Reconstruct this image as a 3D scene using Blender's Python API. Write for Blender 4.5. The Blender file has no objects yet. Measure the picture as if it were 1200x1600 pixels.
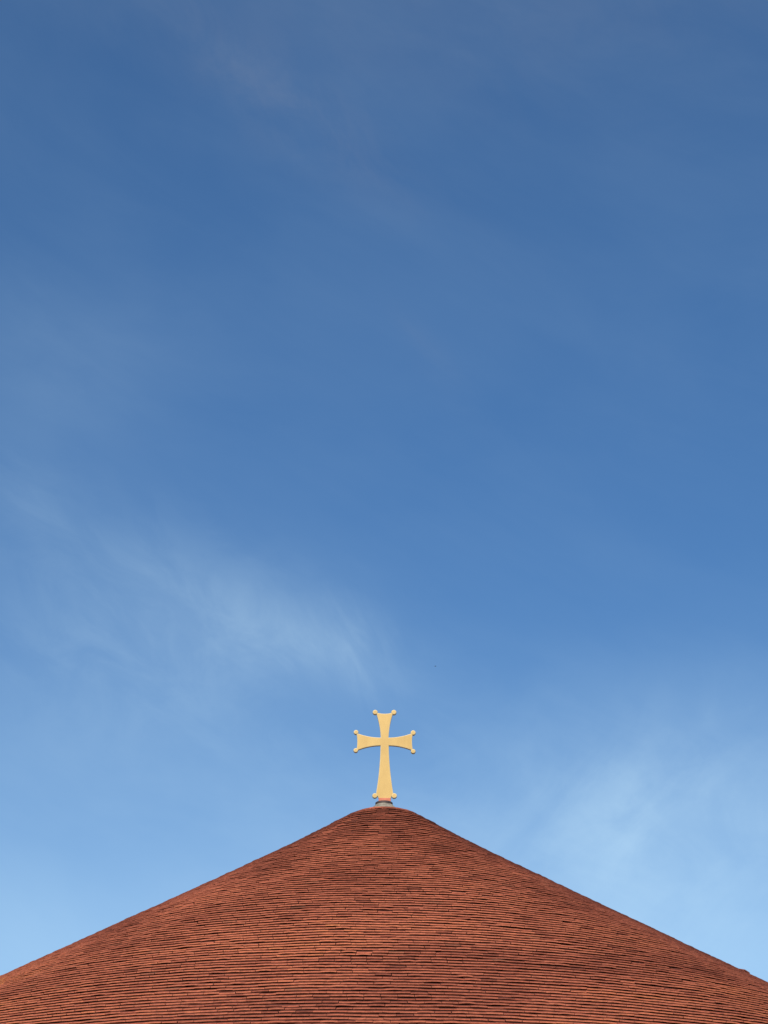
import bpy, bmesh, math, random
import numpy as np
from mathutils import Vector, Matrix

S = bpy.context.scene
C = S.collection
R = math.radians

# ------------------------------------------------------------------ camera
EYE = 1.6
cam_d = bpy.data.cameras.new('camera')
cam = bpy.data.objects.new('camera', cam_d)
C.objects.link(cam)
cam_d.sensor_fit = 'VERTICAL'
cam_d.sensor_height = 24.0
cam_d.lens = 24.0 * 3559.0 / 1600.0
cam_d.clip_start = 0.1
cam_d.clip_end = 6000.0
cam.location = (0, 0, EYE)
cam.rotation_euler = (R(90 + 24.237), 0, 0)
S.camera = cam

# ------------------------------------------------------------------ light
SUN_EL, SUN_AZ = 38.0, 186.0          # azimuth clockwise from +Y (the way the camera looks)
S.view_settings.view_transform = 'Standard'
S.view_settings.look = 'None'
S.view_settings.gamma = 1.0
S.view_settings.exposure = 0.32
sl = bpy.data.lights.new('sun', 'SUN')
sl.energy = 5.0
sl.angle = R(0.5)
sl.color = (1.0, 0.87, 0.70)
so = bpy.data.objects.new('sun', sl)
C.objects.link(so)
sd = Vector((math.sin(R(SUN_AZ)) * math.cos(R(SUN_EL)), math.cos(R(SUN_AZ)) * math.cos(R(SUN_EL)), math.sin(R(SUN_EL))))
so.rotation_euler = sd.to_track_quat('Z', 'Y').to_euler()

W = bpy.data.worlds.new('World')
S.world = W
W.use_nodes = True
NT = W.node_tree
NT.nodes.clear()


def N(nt, t, **kw):
    n = nt.nodes.new(t)
    for k, v in kw.items():
        setattr(n, k, v)
    return n


def math_node(nt, op, a, b=None, c=None, clamp=False):
    n = N(nt, 'ShaderNodeMath', operation=op, use_clamp=clamp)
    for i, v in enumerate((a, b, c)):
        if v is None:
            continue
        if isinstance(v, (int, float)):
            n.inputs[i].default_value = v
        else:
            nt.links.new(v, n.inputs[i])
    return n.outputs[0]


def sky_world():
    nt = NT
    L = nt.links.new
    out = N(nt, 'ShaderNodeOutputWorld')
    bg = N(nt, 'ShaderNodeBackground')
    bg.inputs['Strength'].default_value = 0.0885
    sky = N(nt, 'ShaderNodeTexSky', sky_type='NISHITA')
    sky.sun_disc = False
    sky.sun_elevation = R(SUN_EL)
    sky.sun_rotation = R(SUN_AZ)
    sky.air_density = 1.0
    sky.dust_density = 0.0
    sky.ozone_density = 7.5
    tc = N(nt, 'ShaderNodeTexCoord')
    sep = N(nt, 'ShaderNodeSeparateXYZ')
    L(tc.outputs['Generated'], sep.inputs[0])
    x, y, z = sep.outputs
    az = math_node(nt, 'ARCTAN2', x, y)
    el = math_node(nt, 'ARCSINE', z)
    # angles in degrees
    az = math_node(nt, 'MULTIPLY', az, 57.29578)
    el = math_node(nt, 'MULTIPLY', el, 57.29578)
    cmb = N(nt, 'ShaderNodeCombineXYZ')
    L(az, cmb.inputs[0])
    L(el, cmb.inputs[1])

    def noise(rot, sx, sy, detail, rough, off, dist=0.6, lo=0.35, hi=0.75):
        m = N(nt, 'ShaderNodeMapping')
        m.inputs['Rotation'].default_value = (0, 0, R(rot))
        m.inputs['Location'].default_value = (off, off * 0.7, 0)
        L(cmb.outputs[0], m.inputs[0])
        m2 = N(nt, 'ShaderNodeMapping')
        m2.inputs['Scale'].default_value = (sx, sy, 1)
        L(m.outputs[0], m2.inputs[0])
        t = N(nt, 'ShaderNodeTexNoise')
        t.inputs['Scale'].default_value = 1.0
        t.inputs['Detail'].default_value = detail
        t.inputs['Roughness'].default_value = rough
        t.inputs['Distortion'].default_value = dist
        L(m2.outputs[0], t.inputs['Vector'])
        mr = N(nt, 'ShaderNodeMapRange', interpolation_type='SMOOTHSTEP')
        mr.inputs['From Min'].default_value = lo
        mr.inputs['From Max'].default_value = hi
        L(t.outputs[0], mr.inputs['Value'])
        return mr.outputs[0]

    def blob(a0, e0, ra, re, rot, power=1.0):
        """soft elliptical patch of cloud centred on a direction (degrees)"""
        c, s = math.cos(R(rot)), math.sin(R(rot))
        da = math_node(nt, 'SUBTRACT', az, a0)
        de = math_node(nt, 'SUBTRACT', el, e0)
        u = math_node(nt, 'ADD', math_node(nt, 'MULTIPLY', da, c / ra), math_node(nt, 'MULTIPLY', de, s / ra))
        v = math_node(nt, 'ADD', math_node(nt, 'MULTIPLY', da, -s / re), math_node(nt, 'MULTIPLY', de, c / re))
        q = math_node(nt, 'ADD', math_node(nt, 'MULTIPLY', u, u), math_node(nt, 'MULTIPLY', v, v))
        return math_node(nt, 'EXPONENT', math_node(nt, 'MULTIPLY', q, -power))

    def add(*a):
        r = a[0]
        for b in a[1:]:
            r = math_node(nt, 'ADD', r, b)
        return r

    def mul(*a):
        r = a[0]
        for b in a[1:]:
            r = math_node(nt, 'MULTIPLY', r, b)
        return r

    streak = noise(24, 0.14, 0.60, 8, 0.60, 3.1)
    soft = noise(15, 0.10, 0.22, 5, 0.55, 11.7, 0.4, 0.30, 0.72)
    fine = noise(36, 0.26, 0.95, 8, 0.62, 5.3, 0.5, 0.30, 0.72)
    fibre = noise(62, 0.40, 1.7, 8, 0.62, 9.4, 0.5, 0.32, 0.72)
    puff = noise(-40, 0.26, 0.50, 8, 0.60, 23.0, 0.5, 0.34, 0.72)
    mott = noise(35, 0.30, 0.55, 8, 0.62, 17.2, 0.7, 0.36, 0.70)
    # bright veil left of and above the cross
    A = mul(blob(-4.4, 21.4, 4.0, 1.5, -16), add(0.45, mul(soft, 0.25), mul(streak, 0.15), mul(mott, 0.2)), 0.125)
    A2 = mul(blob(-1.9, 20.95, 2.4, 1.0, -17), add(0.50, mul(mott, 0.25), mul(fibre, 0.20)), 0.105)
    A3 = mul(blob(-0.7, 20.7, 1.3, 0.9, -62), add(0.25, mul(fibre, 0.60)), 0.09)
    A4 = mul(blob(-9.9, 24.4, 1.9, 0.7, -35), add(0.3, mul(streak, 0.8)), 0.075)
    A5 = mul(blob(-6.6, 20.9, 5.5, 2.9, -12), add(0.5, mul(mott, 0.5)), 0.11)
    B = mul(blob(6.5, 16.9, 2.3, 1.5, 38), add(0.25, mul(puff, 0.70), mul(fibre, 0.2)), 0.10)
    B2 = mul(blob(6.4, 16.0, 5.8, 3.2, 0), add(0.30, mul(puff, 0.40), mul(mott, 0.30), mul(soft, 0.15)), 0.16)
    # thin pale veil low in the sky
    low = N(nt, 'ShaderNodeMapRange', interpolation_type='SMOOTHSTEP')
    low.inputs['From Min'].default_value = 22.0
    low.inputs['From Max'].default_value = 10.0
    L(math_node(nt, 'ADD', el, mul(math_node(nt, 'SUBTRACT', soft, 0.5), 2.5)), low.inputs['Value'])
    low = mul(low.outputs[0], 0.33)
    wisp = mul(blob(-3.2, 34.4, 4.8, 1.0, -30), add(0.1, mul(mott, 0.8), mul(fibre, 0.2)), 0.12)
    veil_up = mul(blob(3.0, 37.5, 11.0, 3.4, 0), add(0.35, mul(soft, 0.3), mul(mott, 0.4)), 0.11)
    wisp2 = mul(blob(1.3, 28.2, 1.4, 0.45, -52), add(0.3, fine), 0.05)
    left_up = mul(blob(-9.0, 28.0, 3.0, 3.5, 0), add(0.4, mul(soft, 0.6)), 0.05)
    white = add(A, A2, A3, A4, A5, B, B2, low, left_up, mul(soft, 0.02), mul(streak, 0.008))
    grey = add(wisp, veil_up, wisp2)
    m1 = N(nt, 'ShaderNodeMix', data_type='RGBA')
    L(math_node(nt, 'MINIMUM', grey, 1.0), m1.inputs[0])
    wb = N(nt, 'ShaderNodeMix', data_type='RGBA', blend_type='MULTIPLY')   # colour balance of the clear sky
    wb.inputs[0].default_value = 1.0
    wb.inputs[7].default_value = (0.75, 0.96, 1.02, 1)
    L(sky.outputs[0], wb.inputs[6])
    L(wb.outputs[2], m1.inputs[6])
    m1.inputs[7].default_value = (2.75, 3.05, 3.65, 1)
    m2 = N(nt, 'ShaderNodeMix', data_type='RGBA')
    L(math_node(nt, 'MINIMUM', white, 1.0), m2.inputs[0])
    L(m1.outputs[2], m2.inputs[6])
    m2.inputs[7].default_value = (7.0, 9.4, 10.5, 1)
    L(m2.outputs[2], bg.inputs['Color'])
    L(bg.outputs[0], out.inputs[0])


sky_world()


# ------------------------------------------------------------------ helpers
def new_mat(name):
    m = bpy.data.materials.new(name)
    m.use_nodes = True
    nt = m.node_tree
    b = nt.nodes['Principled BSDF']
    return m, nt, b


def obj(name, me, mat, parent=None):
    if isinstance(me, bmesh.types.BMesh):
        bm = me
        me = bpy.data.meshes.new(name)
        bm.to_mesh(me)
        bm.free()
    o = bpy.data.objects.new(name, me)
    if mat:
        me.materials.append(mat)
    C.objects.link(o)
    if parent:
        o.parent = parent
    return o


def thing(name, label, cat, loc=(0, 0, 0)):
    o = bpy.data.objects.new(name, None)
    C.objects.link(o)
    o.location = loc
    o['label'] = label
    o['category'] = cat
    return o


def lathe(prof, n=96, cap=True):
    bm = bmesh.new()
    rings = []
    for r, z in prof:
        rings.append([bm.verts.new((r * math.cos(2 * math.pi * k / n), r * math.sin(2 * math.pi * k / n), z)) for k in range(n)])
    for a, b in zip(rings, rings[1:]):
        for k in range(n):
            bm.faces.new((a[k], a[(k + 1) % n], b[(k + 1) % n], b[k]))
    if cap:
        bm.faces.new(list(reversed(rings[0])))
        bm.faces.new(rings[-1])
    bmesh.ops.recalc_face_normals(bm, faces=bm.faces[:])
    return bm


# ------------------------------------------------------------------ materials
def mat_tile():
    m, nt, b = new_mat('clay tile')
    L = nt.links.new
    at = N(nt, 'ShaderNodeAttribute', attribute_name='tone')
    ab = N(nt, 'ShaderNodeAttribute', attribute_name='butt')
    ast = N(nt, 'ShaderNodeAttribute', attribute_name='lichen')
    tc = N(nt, 'ShaderNodeTexCoord')
    # fired clay colour of each tile
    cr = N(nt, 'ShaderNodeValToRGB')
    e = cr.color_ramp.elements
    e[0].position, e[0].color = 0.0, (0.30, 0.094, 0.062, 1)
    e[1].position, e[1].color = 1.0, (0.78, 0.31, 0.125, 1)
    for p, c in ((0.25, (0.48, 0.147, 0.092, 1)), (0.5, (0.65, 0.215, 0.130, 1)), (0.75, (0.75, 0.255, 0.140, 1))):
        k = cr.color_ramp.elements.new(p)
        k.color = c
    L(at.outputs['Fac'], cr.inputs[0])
    # grain and blotches in the clay
    n1 = N(nt, 'ShaderNodeTexNoise')
    n1.inputs['Scale'].default_value = 22.0
    n1.inputs['Detail'].default_value = 6
    n1.inputs['Roughness'].default_value = 0.65
    L(tc.outputs['Object'], n1.inputs['Vector'])
    mr = N(nt, 'ShaderNodeMapRange')
    mr.inputs['From Min'].default_value = 0.3
    mr.inputs['From Max'].default_value = 0.7
    mr.inputs['To Min'].default_value = 0.72
    mr.inputs['To Max'].default_value = 1.22
    L(n1.outputs[0], mr.inputs['Value'])
    mul = N(nt, 'ShaderNodeMix', data_type='RGBA', blend_type='MULTIPLY')
    mul.inputs[0].default_value = 1.0
    L(cr.outputs[0], mul.inputs[6])
    L(mr.outputs[0], mul.inputs[7])
    # weathered upper face, browner and duller than the clean lower edge
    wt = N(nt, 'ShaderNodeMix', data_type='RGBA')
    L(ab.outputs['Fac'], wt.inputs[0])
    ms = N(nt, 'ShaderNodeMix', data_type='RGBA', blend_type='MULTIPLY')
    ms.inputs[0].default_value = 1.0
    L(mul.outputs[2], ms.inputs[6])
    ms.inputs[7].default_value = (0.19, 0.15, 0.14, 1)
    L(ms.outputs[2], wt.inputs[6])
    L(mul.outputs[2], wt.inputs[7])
    # grey green lichen
    li = N(nt, 'ShaderNodeMix', data_type='RGBA')
    L(ast.outputs['Fac'], li.inputs[0])
    L(wt.outputs[2], li.inputs[6])
    li.inputs[7].default_value = (0.16, 0.115, 0.075, 1)
    L(li.outputs[2], b.inputs['Base Color'])
    b.inputs['Roughness'].default_value = 0.88
    b.inputs['Specular IOR Level'].default_value = 0.25
    n2 = N(nt, 'ShaderNodeTexNoise')
    n2.inputs['Scale'].default_value = 140.0
    n2.inputs['Detail'].default_value = 4
    L(tc.outputs['Object'], n2.inputs['Vector'])
    bp = N(nt, 'ShaderNodeBump')
    bp.inputs['Strength'].default_value = 0.35
    bp.inputs['Distance'].default_value = 0.004
    L(n2.outputs[0], bp.inputs['Height'])
    L(bp.outputs[0], b.inputs['Normal'])
    return m


def mat_noise(name, c1, c2, scale, rough=0.8, metal=0.0, bump=0.0, stretch=(1, 1, 1), lo=0.35, hi=0.65):
    m, nt, b = new_mat(name)
    L = nt.links.new
    tc = N(nt, 'ShaderNodeTexCoord')
    mp = N(nt, 'ShaderNodeMapping')
    mp.inputs['Scale'].default_value = stretch
    L(tc.outputs['Object'], mp.inputs[0])
    n = N(nt, 'ShaderNodeTexNoise')
    n.inputs['Scale'].default_value = scale
    n.inputs['Detail'].default_value = 7
    n.inputs['Roughness'].default_value = 0.6
    L(mp.outputs[0], n.inputs['Vector'])
    cr = N(nt, 'ShaderNodeValToRGB')
    cr.color_ramp.elements[0].position = lo
    cr.color_ramp.elements[0].color = (*c1, 1)
    cr.color_ramp.elements[1].position = hi
    cr.color_ramp.elements[1].color = (*c2, 1)
    L(n.outputs[0], cr.inputs[0])
    L(cr.outputs[0], b.inputs['Base Color'])
    b.inputs['Roughness'].default_value = rough
    b.inputs['Metallic'].default_value = metal
    if bump:
        bp = N(nt, 'ShaderNodeBump')
        bp.inputs['Strength'].default_value = bump
        bp.inputs['Distance'].default_value = 0.01
        L(n.outputs[0], bp.inputs['Height'])
        L(bp.outputs[0], b.inputs['Normal'])
    return m


M_TILE = mat_tile()
M_UNDER = mat_noise('roof underlay', (0.03, 0.02, 0.015), (0.06, 0.035, 0.028), 6.0, 0.95)
M_GILT = mat_noise('gilded metal', (0.375, 0.248, 0.064), (0.46, 0.315, 0.092), 4.0, 0.55, 0.0, 0.04, (1.2, 1, 0.5))
M_PALE = mat_noise('pale edge gilt', (0.43, 0.35, 0.18), (0.52, 0.43, 0.25), 9.0, 0.6, 0.0)  # paler gilt colour for the bevelled rims of plate and discs
M_RED = mat_noise('red painted steel', (0.34, 0.085, 0.045), (0.46, 0.14, 0.075), 9.0, 0.65)
M_LEAD = mat_noise('weathered lead', (0.11, 0.105, 0.095), (0.26, 0.245, 0.205), 14.0, 0.7, 0.15, 0.2)
M_COLLAR = mat_noise('dark sealing collar', (0.035, 0.025, 0.03), (0.075, 0.05, 0.05), 12.0, 0.7)
M_WALL = mat_noise('lime render', (0.52, 0.46, 0.37), (0.62, 0.56, 0.46), 2.0, 0.9, 0, 0.2)
M_WOOD = mat_noise('eaves timber', (0.10, 0.06, 0.035), (0.17, 0.10, 0.06), 4.0, 0.8)
M_GROUND = mat_noise('gravel ground', (0.16, 0.14, 0.11), (0.26, 0.23, 0.18), 0.6, 0.95, 0, 0.3)
M_BIRD = mat_noise('dark plumage', (0.02, 0.02, 0.022), (0.05, 0.045, 0.045), 20.0, 0.8)

# ------------------------------------------------------------------ ground
bm = bmesh.new()
bmesh.ops.create_grid(bm, x_segments=40, y_segments=40, size=2500)
g = obj('ground', bm, M_GROUND)
g['kind'] = 'structure'

# ------------------------------------------------------------------ church with conical tiled roof
D = 29.553
church = thing('church', 'round church building under a wide conical roof of red clay tiles', 'church', (0, D, 0))
Z_APEX = EYE + 8.990

rr = np.linspace(0.02, 9.3, 4000)
slope = 0.5566 + 0.022 * np.exp(-((rr - 1.8) / 1.6) ** 2) + 0.010 * np.clip((rr - 3.6) / 0.6, 0, 1)
slope = slope + 0.060 * np.exp(-((rr - 0.80) / 0.45) ** 2)
t_ = np.clip((rr - 0.22) / 0.34, 0, 1)
slope = slope * (0.22 + 0.78 * t_ * t_ * (3 - 2 * t_))
hh = np.concatenate([[0], np.cumsum((slope[1:] + slope[:-1]) / 2 * np.diff(rr))])
# fix the height so that the lower cone agrees with the virtual apex
i1 = np.searchsorted(rr, 3.0)
hh = hh - hh[i1] + 0.5566 * 3.0 + 0.030
ss = np.concatenate([[0], np.cumsum(np.hypot(np.diff(rr), np.diff(hh)))])
rng = np.random.default_rng(7)


def surface(s, phi, w):
    """point on the roof: slope distance s, angle phi, height w off the slope"""
    r = np.interp(s, ss, rr)
    h = np.interp(s, ss, hh)
    a = np.arctan(np.interp(s, ss, slope))
    z = Z_APEX - h * (1 + 0.0140 * np.cos(phi))
    Rr = r + w * np.sin(a)
    return np.stack([Rr * np.cos(phi), Rr * np.sin(phi), z + w * np.cos(a)], -1)


def smooth_noise(nc, na, step_c):
    g = rng.normal(size=(nc // step_c + 4, na))
    def f(c, phi):
        y = c / step_c
        x = (phi / (2 * np.pi)) % 1.0 * na
        x0 = np.floor(x).astype(int)
        y0 = int(np.floor(y))
        fx = x - x0
        fy = y - y0
        fx = fx * fx * (3 - 2 * fx)
        a = g[y0][x0 % na] * (1 - fx) + g[y0][(x0 + 1) % na] * fx
        b = g[y0 + 1][x0 % na] * (1 - fx) + g[y0 + 1][(x0 + 1) % na] * fx
        return a * (1 - fy) + b * fy
    return f


GAUGE, THICK, GAP, TW, TL = 0.100, 0.0136, 0.0108, 0.165, 0.19
s0 = np.interp(0.30, rr, ss)
NCOURSE = int((np.interp(9.02, rr, ss) - s0) / GAUGE)
wave_a = smooth_noise(NCOURSE, 60, 8)     # slow rise and fall of the courses
wave_b = smooth_noise(NCOURSE, 160, 1)
patch_a = smooth_noise(NCOURSE, 26, 7)    # batches of darker and lighter tiles
patch_b = smooth_noise(NCOURSE, 60, 2)
orange = smooth_noise(NCOURSE, 34, 8)
verts, faces, tone, butt, lich = [], [], [], [], []
NV = 0
U = np.array([0, 1 / 3, 2 / 3, 1.0])
LIFT = dict(s=5.78, phi=2 * math.pi - 0.574)
for c in range(NCOURSE):
    sc = s0 + c * GAUGE
    rc = float(np.interp(sc, ss, rr))
    n = max(10, int(round(2 * math.pi * rc / TW)))
    dphi = 2 * math.pi / n
    ph0 = (rng.random() if c % 2 else rng.random() * 0.25) * dphi
    k = np.arange(n)
    gapw = np.abs(rng.normal(0.0, 0.0006, n)) + 0.0004
    wide = rng.random(n) < 0.32
    gapw = gapw + wide * rng.uniform(0.002, 0.010, n)
    left = ph0 + k * dphi + gapw / 2 / rc
    right = ph0 + (k + 1) * dphi - gapw / 2 / rc
    phi = left[:, None] + (right - left)[:, None] * U[None, :]            # n x 4
    pm = phi.mean(1)
    off_n = rng.normal(0, 0.0007, n)
    off_tilt = rng.normal(0, 0.0006, n)
    camber = rng.normal(0.0006, 0.0012, n)
    off_s = rng.normal(0, 0.0020, n)
    slipped = rng.random(n) < 0.012
    off_s = off_s + slipped * rng.uniform(0.008, 0.03, n)
    thick = THICK * rng.normal(1, 0.07, n)
    wv = 0.0040 * min(1.0, 0.25 + sc / 7) * wave_a(c, phi) + 0.0011 * wave_b(c, phi)
    base = wv + off_n[:, None] + off_tilt[:, None] * (2 * U - 1)[None, :] + camber[:, None] * (1 - (2 * U - 1) ** 2)[None, :] * 1.5
    base = np.clip(base, -0.02, 0.02)
    sj = rng.normal(0, 0.0008, (n, 4)) + off_s[:, None]
    sb = sc + sj
    # tile whose corner stands up on the skyline
    if abs(sc - LIFT['s']) < GAUGE / 2:
        j = int(np.argmin(np.abs(pm - LIFT['phi'])))
        base[j] += np.array([0.020, 0.019, 0.016, 0.012])
    tb = THICK + GAP
    wb = GAP + base                                                         # underside at the lower edge
    tilt = tb / GAUGE
    sbk = np.maximum(sc - TL, 0.03)
    wk = GAP + base * 0.9 - (sc - sbk) * tilt
    bot = surface(sb - 0.0006, phi, wb)
    top = surface(sb, phi, wb + thick[:, None])
    btop = surface(np.full((n, 4), sbk), phi, wk + thick[:, None])
    bbot = surface(np.full((n, 4), sbk), phi, wk)
    V = np.stack([bot, top, btop, bbot], 1).reshape(n * 16, 3)               # rows of four
    verts.append(V)
    B = NV + np.arange(n) * 16
    tn = 0.50 + 0.15 * patch_a(c, pm) + 0.07 * patch_b(c, pm) + rng.normal(0, 0.065, n)
    # tile tone gets darker and browner towards the upper courses, in ragged batches
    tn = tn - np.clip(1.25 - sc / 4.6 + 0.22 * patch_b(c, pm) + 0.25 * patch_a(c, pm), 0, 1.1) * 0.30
    og = np.clip(orange(c, pm) - 0.75, 0, 1.2)
    tn = tn + 0.30 * og * rng.random(n)
    odd = rng.random(n)
    tn = np.where(odd < 0.035, tn - 0.28, tn)
    tn = np.clip(tn, 0.02, 0.98)
    lc = np.exp(-(((pm + math.pi / 2 + 0.057) / 0.036) ** 2 + ((sc - 5.27) / 0.26) ** 2)) * 0.75
    lc = np.clip(lc * (0.6 + 0.6 * rng.random(n)) + (rng.random(n) < 0.01) * 0.25, 0, 0.85)
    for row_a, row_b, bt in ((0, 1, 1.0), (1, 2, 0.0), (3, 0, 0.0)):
        for q in range(3):
            faces.append(np.stack([B + row_a * 4 + q, B + row_a * 4 + q + 1, B + row_b * 4 + q + 1, B + row_b * 4 + q], 1))
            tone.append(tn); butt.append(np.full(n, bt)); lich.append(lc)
    for q in (0, 3):
        f = np.stack([B + q, B + 4 + q, B + 8 + q, B + 12 + q], 1)
        faces.append(f if q == 0 else f[:, ::-1])
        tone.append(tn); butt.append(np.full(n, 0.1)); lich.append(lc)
    NV += n * 16
verts = np.concatenate(verts)
faces = np.concatenate(faces)
print('roof tip z', Z_APEX - hh[0] - EYE, Z_APEX - np.interp(0.3, rr, hh) - EYE, 'tiles', NV // 16)
me = bpy.data.meshes.new('roof')
nf = len(faces)
me.vertices.add(len(verts))
me.vertices.foreach_set('co', verts.astype(np.float32).ravel())
me.loops.add(nf * 4)
me.loops.foreach_set('vertex_index', faces.astype(np.int32).ravel())
me.polygons.add(nf)
me.polygons.foreach_set('loop_start', (np.arange(nf) * 4).astype(np.int32))
me.polygons.foreach_set('use_smooth', np.zeros(nf, dtype=bool))
me.update(calc_edges=True)
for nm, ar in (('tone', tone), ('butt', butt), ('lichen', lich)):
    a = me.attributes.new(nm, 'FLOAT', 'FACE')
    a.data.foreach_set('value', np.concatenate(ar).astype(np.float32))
me.validate()
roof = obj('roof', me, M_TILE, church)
roof['label'] = 'wide cone of thin red clay tiles laid in uneven courses'

# boarding under the tiles
prof = []
for s in np.linspace(np.interp(0.06, rr, ss), np.interp(9.0, rr, ss), 60):
    prof.append((float(np.interp(s, ss, rr)), float(Z_APEX - np.interp(s, ss, hh) - 0.060 - 0.0176 * abs(np.interp(s, ss, hh)))))
prof.append((8.55, prof[-1][1] - 0.12))
obj('roof_boarding', lathe(prof, 128), M_UNDER, roof)
zE = prof[-2][1]

# lead cone and collar at the tip
ZT = EYE
obj('lead_cap', lathe([(0.285, ZT + 8.835), (0.25, ZT + 8.865), (0.20, ZT + 8.905), (0.15, ZT + 8.948), (0.118, ZT + 8.978), (0.108, ZT + 8.985)], 48), M_LEAD, roof)
obj('collar', lathe([(0.100, ZT + 8.983), (0.116, ZT + 8.988), (0.118, ZT + 9.008), (0.108, ZT + 9.016), (0.085, ZT + 9.018)], 48), M_COLLAR, roof)

obj('eaves_board', lathe([(8.5, zE - 0.16), (8.98, zE - 0.02), (8.99, zE - 0.20), (8.5, zE - 0.32)], 128, cap=False), M_WOOD, church)
bmw = lathe([(8.45, 0.0), (8.45, 0.5), (8.40, 0.55), (8.40, zE - 0.5), (8.46, zE - 0.45), (8.46, zE - 0.13)], 128)
obj('wall', bmw, M_WALL, church)

# ------------------------------------------------------------------ gilded cross
KX, KZ = 0.00103, 0.001085           # metres per drawing unit, across and up


def cx_(X): return (X - 600.0) * KX
def cz_(Y): return (1318.0 - Y) * KZ


cross = thing('cross', 'gilded metal cross with flared arms and disc tips on the roof peak', 'cross', (0.009, D, EYE + 9.067))


def bez(p, q, r, n=14):
    return [((1 - t) ** 2 * p[0] + 2 * t * (1 - t) * q[0] + t * t * r[0], (1 - t) ** 2 * p[1] + 2 * t * (1 - t) * q[1] + t * t * r[1]) for t in [i / n for i in range(n)]]


half = []
# from top centre clockwise to bottom centre (right half), drawing units
half += bez((600, 206), (660, 206), (706, 190), 8)
half += bez((712, 200), (660, 360), (653, 522))
half += bez((653, 522), (820, 520), (968, 462))
half += bez((974, 470), (950, 575), (974, 690), 10)
half += bez((966, 694), (820, 632), (655, 630))
half += bez((655, 630), (662, 960), (716, 1262), 20)
half += [(716, 1270), (690, 1290), (680, 1318)]
left = [(1200 - a, b) for a, b in reversed(half[1:])]
outline = [(cx_(a), cz_(b)) for a, b in half + left]


def slab(pts, t, bev, seg=2):
    """flat plate standing in the XZ plane with rounded front and back edges"""
    bm = bmesh.new()
    f = bm.faces.new([bm.verts.new((x, -t / 2, z)) for x, z in pts])
    r = bmesh.ops.extrude_face_region(bm, geom=[f])
    for v in r['geom']:
        if isinstance(v, bmesh.types.BMVert):
            v.co.y += t
    bmesh.ops.recalc_face_normals(bm, faces=bm.faces[:])
    ed = [e for e in bm.edges if abs(e.verts[0].co.y - e.verts[1].co.y) < 1e-6]
    r = bmesh.ops.bevel(bm, geom=ed, offset=bev, segments=seg, profile=0.5, affect='EDGES', clamp_overlap=True)
    for f in r['faces']:
        f.material_index = 1
    return bm


obj('cross_body', slab(outline, 0.042, 0.010, 2), M_GILT, cross).data.materials.append(M_PALE)
for X, Y, rad in ((474, 187, 36), (722, 188, 37), (222, 452, 34), (219, 690, 33), (977, 459, 36), (976, 703, 34), (472, 1280, 37), (725, 1281, 38)):
    pts = [(cx_(X) + 0.95 * rad * KX * math.sin(2 * math.pi * k / 32), cz_(Y) + 0.95 * rad * KX * math.cos(2 * math.pi * k / 32)) for k in range(32)]
    o = obj('disc_tip', slab(pts, 0.050, 0.014, 3), M_GILT, cross)
    o.data.materials.append(M_PALE)
    # thin neck joining the disc to the arm sits inside the plate
bms = bmesh.new()
bmesh.ops.create_cube(bms, size=1.0)
for v in bms.verts:
    v.co = Vector((v.co.x * 0.164, v.co.y * 0.075, v.co.z * 0.095 - 0.043))
bmesh.ops.bevel(bms, geom=bms.edges[:], offset=0.006, segments=2, profile=0.5, affect='EDGES')
st = obj('stem', bms, M_RED, cross)
st['label'] = 'short red painted stem under the cross'

# ------------------------------------------------------------------ distant bird
def make_bird():
    bm = bmesh.new()
    prof = [(-0.17, 0.006), (-0.12, 0.022), (-0.05, 0.036), (0.02, 0.040), (0.08, 0.030), (0.11, 0.024), (0.135, 0.025), (0.155, 0.015), (0.18, 0.003)]
    n = 10
    rings = []
    for x, r in prof:
        rings.append([bm.verts.new((x, r * math.cos(2 * math.pi * k / n), r * 0.9 * math.sin(2 * math.pi * k / n))) for k in range(n)])
    for a, b in zip(rings, rings[1:]):
        for k in range(n):
            bm.faces.new((a[k], a[(k + 1) % n], b[(k + 1) % n], b[k]))
    bm.faces.new(list(reversed(rings[0])))
    bm.faces.new(rings[-1])

    def plate(p, t=0.004):
        up = [bm.verts.new((x, y, z + t)) for x, y, z in p]
        dn = [bm.verts.new((x, y, z - t)) for x, y, z in p]
        bm.faces.new(up)
        bm.faces.new(list(reversed(dn)))
        for i in range(len(p)):
            j = (i + 1) % len(p)
            bm.faces.new((up[i], dn[i], dn[j], up[j]))
    for s in (-1, 1):
        plate([(0.075, s * 0.02, 0.02), (0.085, s * 0.11, 0.05), (0.03, s * 0.21, 0.055), (-0.05, s * 0.27, 0.05), (-0.02, s * 0.17, 0.045), (-0.05, s * 0.09, 0.035), (-0.06, s * 0.02, 0.02)])
    plate([(-0.12, -0.015, 0), (-0.25, -0.045, 0), (-0.235, 0, 0), (-0.25, 0.045, 0), (-0.12, 0.015, 0)])
    bmesh.ops.recalc_face_normals(bm, faces=bm.faces[:])
    return bm


b = obj('bird', make_bird(), M_BIRD)
b['label'] = 'tiny dark bird far off in the sky, above and right of the cross'
b['category'] = 'bird'
e_b = 24.237 - math.degrees(math.atan(241 / 3559))
b.scale = (1.15, 1.15, 1.15)
b.location = (9.6, 400.0, EYE + 400.0 * math.tan(R(e_b)))
b.rotation_euler = (R(14), R(-6), R(25))
